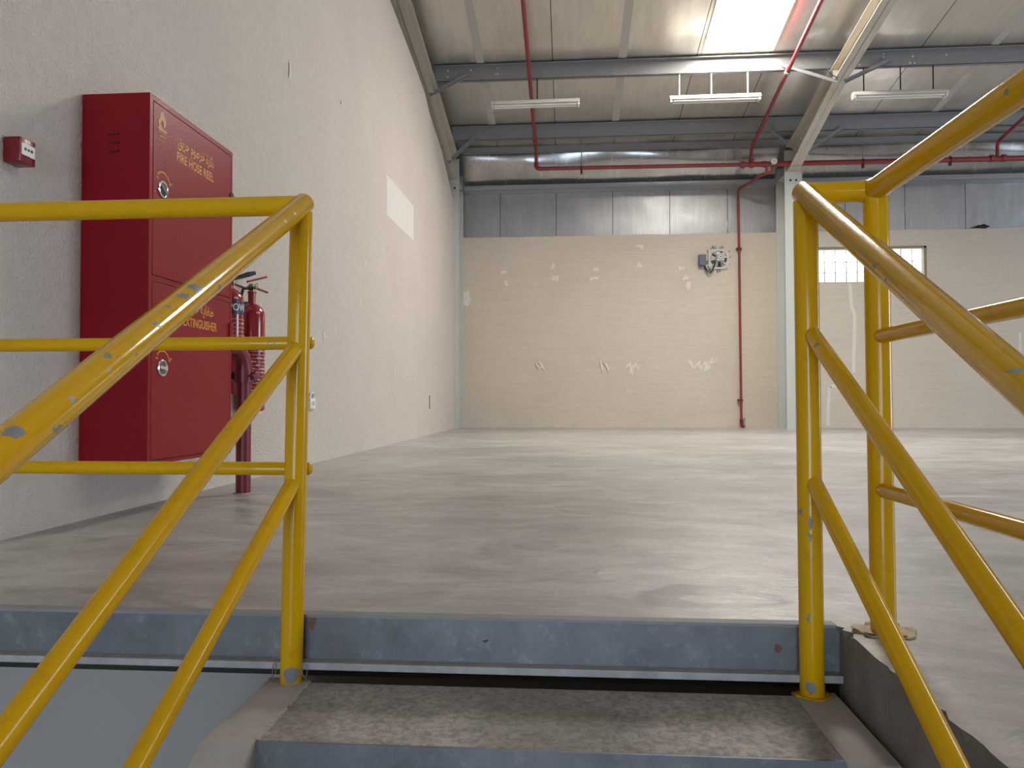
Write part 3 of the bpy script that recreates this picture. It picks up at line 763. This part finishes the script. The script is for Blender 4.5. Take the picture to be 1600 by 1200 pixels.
sk = thing('wall_socket', 'small white wall socket low on the left wall behind the left post', 'socket', (WX, 6.07, .45))
m = MB(); m.box((WX, 5.99, .455), (WX + .02, 6.12, .545), .006); m.build('plate', M['white_plastic'], sk)
m = MB(); m.tube([(WX + .012, 5.99, .545), (WX + .012, 6.02, .585), (WX + .012, 6.08, .59), (WX + .012, 6.10, .55)], .008, 8); m.build('socket_top', M['white_plastic'], sk)
for yy_ in (6.03, 6.07):
    m = MB(); m.box((WX + .02, yy_, .487), (WX + .024, yy_ + .015, .52)); m.build('socket_slot', M['fan_grey'], sk, False)
m = MB()
for a, b in (((11.33, .40), (11.345, .60)), ((11.33, .59), (11.42, .60)), ((11.33, .40), (11.42, .41))): m.box((WX, a[0], a[1]), (WX + .012, b[0], b[1]))
tag(m.build('conduit_box_rim', M['galv'], smooth=False), 'small grey open conduit box rim low on the left wall near the far corner', 'conduit box')

# ------------------------------------------------------------------ hose reel cabinet
CX0, CX1, CY0, CY1, CZ0, CZ1 = WX + .003, -1.822, 3.108, 3.912, .245, 1.877
cab = thing('fire_hose_cabinet', 'tall red steel fire hose reel and extinguisher cabinet on the left wall', 'cabinet', ((CX0 + CX1) / 2, (CY0 + CY1) / 2, CZ0))
m = MB()
th = .012
m.box((CX0, CY0, CZ0), (CX1 - .006, CY1, CZ1))
fr = .024
for a, b in (((CX1 - .006, CY0 + fr, CZ1 - fr), (CX1, CY1 - .018, CZ1)), ((CX1 - .006, CY0 + fr, CZ0), (CX1, CY1 - .018, CZ0 + .016)), ((CX1 - .006, CY0, CZ0), (CX1, CY0 + fr, CZ1)), ((CX1 - .006, CY1 - .018, CZ0), (CX1, CY1, CZ1)), ((CX1 - .006, CY0 + fr, 1.055), (CX1, CY1 - .018, 1.078))): m.box(a, b)
body = m.build('cabinet_body', M['red_paint'], cab, False)
for Z in (1.705, 1.667, 1.628):
    m = MB(); m.prism([(-2.013, CY0, Z), (-1.963, CY0, Z), (-1.963, CY0 - .007, Z - .002), (-2.013, CY0 - .007, Z - .002)], (0, 0, -.008)); m.build('louvre', M['dark_red'], body, False)
def door(z0, z1, name_label):
    m = MB(); m.box((CX1 - .004, CY0 + fr + .004, z0), (CX1 + .001, CY1 - .022, z1), .0015)
    d = m.build('cabinet_door', M['red_paint'], cab, False, label=name_label)
    m = MB()
    for a, b in (((CY0 + fr, z0 - .004), (CY1 - .018, z0)), ((CY0 + fr, z1), (CY1 - .018, z1 + .004)), ((CY0 + fr, z0), (CY0 + fr + .004, z1)), ((CY1 - .022, z0), (CY1 - .018, z1))):
        m.box((CX1 - .0055, a[0], a[1]), (CX1 - .0045, b[0], b[1]))
    m.build('door_gap', M['dark_gap'], d, False)
    return d
d1 = door(1.082, CZ1 - fr - .004, 'upper door lettered for the hose reel')
d2 = door(CZ0 + .020, 1.051, 'lower door lettered for the extinguisher')
def lock(d, Y, Z, tilt):
    X = CX1 + .001
    m = MB(); m.torus((X + .002, Y, Z), .034, .005, 'X', 32, 8); m.build('lock_ring', M['chrome'], d)
    m = MB(); m.lathe((X, Y, Z), [(.033, 0), (.033, .001), (.028, .0015)], 28, 'X'); m.build('lock_recess', M['recess_steel'], d)
    m = MB(); c, s_ = cos(tilt), sin(tilt)
    dv = Vector((0, c, s_)); nv = Vector((0, -s_, c)); c0 = Vector((X + .001, Y, Z))
    m.prism([c0 - dv * .031 - nv * .007, c0 + dv * .031 - nv * .007, c0 + dv * .031 + nv * .007, c0 - dv * .031 + nv * .007], (.010, 0, 0))
    m.build('lock_lever', M['chrome'], d, False)
lock(d1, 3.214, 1.478, -.55); lock(d2, 3.221, .673, -.1)
def letter(d, body, y0, z0, size, width, mat, name='lettering'):
    bm = text_bm(body, size, .0004, width)
    m = MB()
    for v in bm.verts: v.co = Vector((CX1 + .0018 + v.co.z, y0 + v.co.x, z0 + v.co.y))
    m.add(bm); return m.build(name, mat, d, False)
AR1 = '\uFED6\uFEF3\uFEAE\uFEA3 \uFEE1\uFEEE\uFEC3\uFEAE\uFEA7 \uFE93\uFEAE\uFEDC\uFE91'
AR2 = '\uFED6\uFEF3\uFEAE\uFEA3 \uFE94\uFEF3\uFE8E\uFED4\uFEC3'
letter(d1, 'FIRE HOSE REEL', 3.332, 1.650, .060, .36, M['gold'])
letter(d1, AR1, 3.335, 1.722, .070, .355, M['gold'], 'arabic_lettering')
letter(d2, 'FIRE EXTINGUISHER', 3.30, .884, .060, .438, M['gold'])
letter(d2, AR2, 3.42, .955, .070, .28, M['gold'], 'arabic_lettering')
# emblem: flame-shaped crest with two lines of worn print
m = MB(); X = CX1 + .0018
def ply(m, pts, th=.0005): m.prism([(X, a, b) for a, b in pts], (th, 0, 0))
ey, ez = 3.165, 1.742
ply(m, [(ey, ez), (ey + .012, ez + .012), (ey + .005, ez + .035), (ey + .020, ez + .055), (ey + .022, ez + .075), (ey + .042, ez + .088), (ey + .060, ez + .070), (ey + .072, ez + .045), (ey + .066, ez + .022), (ey + .050, ez + .018), (ey + .048, ez + .038), (ey + .034, ez + .046), (ey + .026, ez + .030), (ey + .034, ez + .012), (ey + .078, ez + .006), (ey + .080, ez - .004), (ey + .02, ez - .006)])
for k, (a, b) in enumerate(((.0, .088), (.012, .07))):
    yv = ey + a
    while yv < ey + b:
        w = random.uniform(.003, .009); ply(m, [(yv, ez - .018 - k * .016), (yv + w, ez - .018 - k * .016), (yv + w, ez - .008 - k * .016), (yv, ez - .008 - k * .016)]); yv += w + .003
m.build('emblem', M['gold_dull'], d1, False)
for d, Y, Z in ((d1, 3.214, 1.478), (d2, 3.221, .673)):
    m = MB(); n = 16
    A = [(Y + .062 * cos(a), Z + .018 + .062 * sin(a)) for a in [radians(130 - 110 * k / n) for k in range(n + 1)]]
    B = [(Y + .056 * cos(a), Z + .018 + .056 * sin(a)) for a in [radians(130 - 110 * k / n) for k in range(n + 1)]]
    for k in range(n): m.prism([(X, *A[k]), (X, *A[k + 1]), (X, *B[k + 1]), (X, *B[k])], (.0005, 0, 0))
    for (yy_, zz_) in (A[0], A[-1]):
        m.prism([(X, yy_ - .009, zz_ - .004), (X, yy_ + .005, zz_ - .012), (X, yy_ + .005, zz_ + .004)], (.0005, 0, 0))
    for yy_ in (Y - .055, Y + .060):
        for k in range(3): m.prism([(X, yy_ + k * .007, Z + .038), (X, yy_ + k * .007 + .004, Z + .038), (X, yy_ + k * .007 + .004, Z + .048), (X, yy_ + k * .007, Z + .048)], (.0005, 0, 0))
    m.build('turn_arrow_mark', M['gold'], d, False)
for Z in (1.60, .895):
    m = MB(); m.box((CX1 - .002, CY1 - .035, Z - .045), (CX1 + .010, CY1 + .004, Z + .045), .003); m.tube([(CX1 + .006, CY1 - .018, Z - .05), (CX1 + .006, CY1 - .018, Z + .05)], .007, 10); m.build('hinge', M['dark_red'] if Z > 1 else M['red_paint'], cab, False)
# ------------------------------------------------------------------ standpipe
sp = thing('fire_standpipe', 'thick red pipe rising from the floor into the side of the red cabinet', 'pipe', (-1.841, 4.112, 0))
pr = .041
m = MB(); m.tube([(-1.841, 4.112, 0), (-1.841, 4.112, .66)], pr, 24); m.build('riser', M['red_pipe_dark'], sp)
m = MB(); m.tube([(-1.841, 4.112, .65)] + elbow((-1.841, 4.112, .66), (-1.841, 4.112, .815), (-1.90, 3.9, .825), .12, 10) + [(-1.897, 3.914, .825)], pr * 1.10, 24); m.build('elbow', M['red_pipe_dark'], sp)
m = MB(); m.tube([(-1.841, 4.112, .630), (-1.841, 4.112, .700)], pr * 1.30, 24); m.build('grooved_coupling', M['red_pipe_dark'], sp)
for s_ in (-1, 1):
    m = MB(); m.box((-1.841 + s_ * .050, 4.092, .645), (-1.841 + s_ * .078, 4.132, .688), .005); m.tube([(-1.841 + s_ * .066, 4.07, .667), (-1.841 + s_ * .066, 4.155, .667)], .008, 8); m.build('coupling_bolt', M['red_pipe_dark'], sp)
m = MB(); m.tube([(-1.870, 4.005, .822), (-1.880, 3.965, .824)], pr * 1.30, 24); m.build('coupling', M['red_pipe_dark'], sp)
m = MB(); m.lathe((-1.841, 4.112, 0), [(.055, 0), (.055, .003), (.045, .006)], 24); m.build('floor_sleeve', M['curb'], sp)

# ------------------------------------------------------------------ extinguishers
def extinguisher(x, y, z0, h, r, label, front):
    e_ = thing('fire_extinguisher', label, 'fire extinguisher', (x, y, z0), 'fire extinguishers behind the cabinet')
    sh = z0 + h
    prof = [(r * .90, 0), (r, .012), (r, h * .80)]
    for k in range(1, 8):
        a = pi / 2 * k / 7; prof.append((max(.024, r * cos(a)), h * .80 + h * .12 * sin(a)))
    prof += [(.024, h * .92), (.024, h), (.028, h), (.028, h + .012)]
    m = MB(); m.lathe((x, y, z0), prof, 36); m.build('cylinder', M['red_ext'], e_)
    zt = sh + (.012 if not front else -.055)
    m = MB(); m.tube([(x, y, zt), (x, y, zt + .05)], .020, 16); m.tube([(x - .03, y, zt + .028), (x + .03, y, zt + .028)], .011, 12); m.build('valve', M['brass'], e_)
    # levers point along the wall, away from the camera side
    m = MB(); a = Vector((x, y, zt + .055)); dv = Vector((.62, .78, 0)).normalized(); sd = Vector((-.78, .62, 0)) * .012
    if front: m.tube([a - dv * .03 - Vector((0, 0, .02)), a + dv * .05 + Vector((0, 0, .012)), a + dv * .12 + Vector((0, 0, .04)), a + dv * .165 + Vector((0, 0, .055))], [.010, .011, .016, .012], 12)
    else: m.prism([a - sd - dv * .03, a + sd - dv * .03, a + sd + dv * .10 + Vector((0, 0, .045)), a - sd + dv * .10 + Vector((0, 0, .045))], (0, 0, .014))
    m.build('squeeze_lever', M['black'] if front else M['red_pipe'], e_, False)
    m = MB(); a = Vector((x, y, zt + .032))
    m.prism([a - sd - dv * .02, a + sd - dv * .02, a + sd + dv * .11 - Vector((0, 0, .03)), a - sd + dv * .11 - Vector((0, 0, .03))], (0, 0, .008)); m.build('carry_handle', M['red_pipe_dark'], e_, False)
    m = MB(); m.torus((x + .02, y + .03, zt + .045), .016, .003, 'X', 18, 6); m.build('safety_pin', M['chrome'], e_)
    def band(za, zb, mat, name, a0=0, a1=2 * pi, off=.0008):
        m = MB(); n = 36; rr = r + off
        R = [(rr * cos(a0 + (a1 - a0) * k / n), rr * sin(a0 + (a1 - a0) * k / n)) for k in range(n + 1)]
        for (xa, ya), (xb, yb) in zip(R, R[1:]): m.quad((x + xa, y + ya, za), (x + xb, y + yb, za), (x + xb, y + yb, zb), (x + xa, y + ya, zb))
        return m.build(name, mat, e_)
    a_mid = atan2(-y, -x) + radians(38)     # print faces mostly into the room
    if front:
        lb = band(z0 + h * .685, z0 + h * .80, M['blue_label'], 'blue_band', a_mid - 1.5, a_mid + 1.5)
        bm = text_bm('POWDER', .060, .0004, .21)
        m = MB()
        for v in bm.verts:
            a = a_mid - .72 + v.co.x / r; rr = r + .0014 + v.co.z * .3
            v.co = Vector((x + rr * cos(a), y + rr * sin(a), z0 + h * .715 + v.co.y))
        m.add(bm); t_ = m.build('label_lettering', M['white_print'], lb, False)
    else:
        band(z0 + h * .575, z0 + h * .585, M['black'], 'strap')
    m = MB(); rr = r + .001
    for row in range(9 if front else 12):
        zc = z0 + (h * (.64 - .035 * row) if front else h * (.50 - .03 * row)); ang = a_mid - .9
        while ang < a_mid + .9:
            w = random.uniform(.06, .3); hh = .0022 if random.random() < .7 else .007
            n = 4; pa = [(x + rr * cos(ang + w * k / n), y + rr * sin(ang + w * k / n)) for k in range(n + 1)]
            for p, q in zip(pa, pa[1:]): m.quad((p[0], p[1], zc), (q[0], q[1], zc), (q[0], q[1], zc + hh), (p[0], p[1], zc + hh))
            ang += w + .05
    pr_ = m.build('instruction_print', M['white_print'], e_)
    m = MB()
    ah = a_mid - (1.15 if front else 1.75); hx, hy = x + cos(ah) * (r + .016), y + sin(ah) * (r + .016)
    m.tube([(x + .02, y - .02, zt + .02), (x + cos(ah) * .06, y + sin(ah) * .06, zt + .015), (hx, hy, sh - h * .18), (hx, hy, z0 + h * .45), (hx + .01, hy, z0 + h * .36)], .011, 10); m.build('hose', M['black'], e_)
    m = MB(); m.tube([(hx + .01, hy, z0 + h * .36), (hx + .02, hy, z0 + h * .30)], [.015, .018], 12); m.build('nozzle', M['white_plastic'] if not front else M['black'], e_)
    m = MB(); m.box((WX, y - .04, z0 + h * .78), (WX + .012, y + .04, z0 + h * .92)); m.box((WX + .01, y - .008, z0 + h * .9), (x, y + .008, z0 + h * .93)); m.build('wall_bracket', M['galv'], e_, False)
    return e_
extinguisher(-2.045, 4.36, .565, .70, .083, 'red powder fire extinguisher with blue label band, nearest the cabinet', True)
extinguisher(-2.045, 4.68, .46, .76, .083, 'red fire extinguisher with bare rounded shoulder, farther from the cabinet', False)

# ------------------------------------------------------------------ steel edge, stairs
ch = thing('steel_edge_channel', 'weathered blue-grey steel channel edging the concrete floor above the top step', 'steel edge', (-.8, EY, -.14))
m = MB(); m.box((WX, EY - .002, -.128), (PX + .003, EY + .012, -.004)); m.build('channel_web', M['steel'], ch, False)
m = MB(); m.box((WX, EY - .004, -.006), (PX - .004, EY + .03, .0015), .001); m.build('top_flange', M['galv'], ch, False)
m = MB(); m.box((WX, EY - .030, -.1245), (PX + .001, EY + .012, -.1070), .002); m.build('bottom_flange', M['steel_lip'], ch, False)
st = thing('concrete_staircase', 'concrete steps with steel risers between the yellow rails', 'stairs', (-.05, 1.45, LZ))
RISE, RUN = .168, .30
SX0, SX1 = -.622, .512
ztr, yf = -.15, 1.457
for k in range(7):
    z = ztr - RISE * k; y1 = 1.762 if k == 0 else yf - RUN * (k - 1) + .0; y0 = yf - RUN * k
    if z < LZ + .02: break
    m = MB(); m.box((SX0, y0, z - .045), (SX1, y1, z), .003); tr = m.build('tread', M['step'], st, False)
    m = MB(); m.box((SX0, y0 - .006, z - RISE + .0), (SX1, y0, z - .001)); m.build('riser', M['steel'], st, False)
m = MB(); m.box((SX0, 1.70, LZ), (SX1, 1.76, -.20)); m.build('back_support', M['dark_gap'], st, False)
for (xa, xb) in ((-.728, SX0), (SX1, .609)):
    m = MB()
    yb_ = 1.437; zb_ = -.15; s_ = .56
    ylo = yb_ - (zb_ - LZ) / s_ * 1.0
    poly = [(xa, 1.785, zb_), (xa, yb_, zb_), (xa, ylo, LZ), (xa, ylo + .55, LZ), (xa, 1.785, zb_ - .32)]
    m.prism(poly, (xb - xa, 0, 0)); m.build('side_stringer', M['curb'], st, False)
m = MB(); random.seed(3)
yv = 1.46
while yv < 1.74:
    w = random.uniform(.012, .03); m.box((SX0 - .004, yv, -.152), (SX0 + random.uniform(.003, .009), yv + w, -.15 + random.uniform(.002, .006)), .001); yv += w
m.build('mortar_ridge', M['curb'], st, False)

# ------------------------------------------------------------------ yellow rails
def sloped(X, ztop, Y0, Y1, s_=.56): return [(X, Y0, ztop + s_ * (Y0 - 1.765)), (X, Y1, ztop + s_ * (Y1 - 1.765))]
RP, RT, RM, RSM = .0265, .0250, .0165, .0185
YP = 1.765
hl = thing('stair_handrail', 'yellow pipe handrail with chipped paint on the left of the steps, red cabinet behind', 'handrail', (-.668, YP, -.15), 'yellow stair handrails')
Y_ = M['yellow_left']
m = MB(); m.tube([(-.668, YP, -.15), (-.648, YP, .985)], RP, 32); m.build('post', Y_, hl)
YE = -.5
p = sloped(-.649, 1.000, 1.785, YE); m = MB(); m.tube(p, RT, 32, round_ends=(.5, 0)); m.build('sloping_top_rail', Y_, hl)
p = sloped(-.656, .660, 1.762, YE); m = MB(); m.tube(p, RSM, 28); m.build('sloping_middle_rail', M['yellow'], hl)
p = sloped(-.662, .333, 1.762, YE); m = MB(); m.tube(p, RSM, 28); m.build('sloping_lower_rail', M['yellow'], hl)
m = MB(); m.tube([(-.652, YP, 1.001), (WX, YP, 1.000)], .0238, 28); m.build('level_top_rail', M['yellow'], hl)
for z in (.668, .357):
    m = MB(); m.tube([(-.640 - (.004 if z < .5 else 0), YP + .038, z), (WX, YP + .038, z)], RM, 24, round_ends=(.8, 0)); m.build('level_middle_rail' if z > .5 else 'level_lower_rail', M['yellow'], hl)
for dx in (.008, .024):
    m = MB(); m.torus((-.715 - dx, YP + .038, .668), RM + .0003, .0008, 'X', 28, 6); m.build('joint_seam', M['curb'], hl)
for s_ in (-1, 1):
    c = -.668 + s_ * .037
    m = MB(); m.tube([(c, YP - .012, -.145), (c + s_ * .006, YP - .010, -.125), (c + s_ * .004, YP - .008, -.108), (c - s_ * .006, YP - .012, -.103), (c - s_ * .004, YP - .016, -.128), (c + s_ * .010, YP - .02, -.138)], .0012, 6); m.build('tie_wire', M['wire'], hl)
m = MB(); m.tube([(-.66, YE + .02, LZ), (-.65, YE + .02, 1.0 + .56 * (YE - 1.765))], RP, 24); m.build('post', M['yellow'], hl)

hr = thing('stair_handrail', 'yellow pipe handrail right of the steps, joined to the level guard rail', 'handrail', (.554, YP, -.15), 'yellow stair handrails')
Y_ = M['yellow_right']
m = MB(); m.tube([(.553, YP, -.15), (.549, YP, .985)], .0272, 32); m.build('post', Y_, hr)
p = sloped(.550, 1.000, 1.785, YE); m = MB(); m.tube(p, .0256, 32, round_ends=(.5, 0)); m.build('sloping_top_rail', Y_, hr)
p = sloped(.556, .684, 1.762, YE, .57); m = MB(); m.tube(p, RSM, 28); m.build('sloping_middle_rail', Y_, hr)
p = sloped(.557, .345, 1.762, YE); m = MB(); m.tube(p, RSM, 28); m.build('sloping_lower_rail', Y_, hr)
BX, BYp = .704, 1.755
m = MB(); m.tube([(.549, YP + .002, 1.003), (BX - .03, BYp + .006, 1.004)], .0245, 28); m.build('link_rail', Y_, hr)
m = MB(); m.tube([(BX + .004, BYp, 0), (BX - .002, BYp, .99)], .0272, 32); m.build('guard_post', Y_, hr)
gp = [(BX - .035, BYp + .010, 1.004), (BX - .012, BYp + .002, 1.005), (BX - .004, BYp - .03, 1.005), (BX - .003, YE, 1.005)]
m = MB(); m.tube(gp, .0256, 32); m.build('level_top_rail', Y_, hr)
for z, nm in ((.668, 'level_middle_rail'), (.322, 'level_lower_rail')):
    m = MB(); m.tube([(BX - .001, BYp, z), (BX, YE, z)], RM, 24); m.build(nm, Y_, hr)
m = MB(); m.tube([(BX + .002, YE + .02, 0), (BX, YE + .02, 1.0)], .0265, 24); m.build('guard_post', M['yellow'], hr)
random.seed(11); n = 22; m = MB()
ring = [(BX + .006 + (.070 + random.uniform(-.010, .010)) * cos(2 * pi * j / n), BYp + (.050 + random.uniform(-.008, .008)) * sin(2 * pi * j / n), .0005) for j in range(n)]
m.prism(ring, (0, 0, .004)); m.build('base_plate', M['flake'], hr, False)
for k in range(6):
    a = 2 * pi * k / 6 + random.uniform(-.3, .3); c = Vector((BX + .006 + .058 * cos(a), BYp + .042 * sin(a), .004)); d = Vector((cos(a), sin(a), .35)) * random.uniform(.008, .014); s_ = Vector((-sin(a), cos(a), .05)) * random.uniform(.010, .018)
    m = MB(); m.prism([c - s_, c + s_, c + s_ * .5 + d, c - s_ * .7 + d], (0, 0, .001)); m.build('paint_flake', M['flake'], hr, False)
m = MB(); random.seed(5); n = 20
ring = [(.553 + (.036 + random.uniform(-.006, .008)) * cos(2 * pi * j / n), YP + (.034 + random.uniform(-.005, .006)) * sin(2 * pi * j / n), -.1495) for j in range(n)]
m.prism(ring, (0, 0, .004)); m.build('base_flange', M['yellow_right'], hr, False)

# ------------------------------------------------------------------ daylight
W = bpy.data.worlds.new('sky'); S.world = W; W.use_nodes = True
bg = W.node_tree.nodes['Background']; bg.inputs[0].default_value = (.66, .81, 1.0, 1); bg.inputs[1].default_value = 3.6
def portal(loc, rot, sx, sy):
    l = bpy.data.lights.new('door_portal', 'AREA'); l.shape = 'RECTANGLE'; l.size = sx; l.size_y = sy; l.cycles.is_portal = True
    o = bpy.data.objects.new('door_portal', l); COL.objects.link(o); o.location = loc; o.rotation_euler = rot
portal(((dx0 + dx1) / 2, BY - .1, (dz1 + LZ) / 2), (radians(90), 0, 0), dx1 - dx0, dz1 - LZ)
portal((RX + .1, 6.0, 2.0), (radians(90), 0, radians(90)), 5.0, 4.0)

# ------------------------------------------------------------------ camera
cam = bpy.data.cameras.new('camera'); co = bpy.data.objects.new('camera', cam); COL.objects.link(co)
cam.sensor_width = 36; cam.lens = 1165 / 1600 * 36; cam.clip_start = .02
yw, pt, rl_ = radians(4.33), radians(1.255), radians(.10)
f = Vector((-sin(yw) * cos(pt), cos(yw) * cos(pt), sin(pt))); rt = Vector((cos(yw), sin(yw), 0)); dn = -rt.cross(f)
R_ = cos(rl_) * rt + sin(rl_) * dn; D_ = -sin(rl_) * rt + cos(rl_) * dn
co.matrix_world = Matrix(((R_.x, -D_.x, -f.x, 0), (R_.y, -D_.y, -f.y, 0), (R_.z, -D_.z, -f.z, .525), (0, 0, 0, 1)))
S.camera = co
S.view_settings.view_transform = 'Standard'; S.view_settings.look = 'None'; S.view_settings.gamma = 1
S.view_settings.exposure = 1.50
S.cycles.use_denoising = True
S.cycles.max_bounces = 12; S.cycles.diffuse_bounces = 6; S.cycles.glossy_bounces = 5
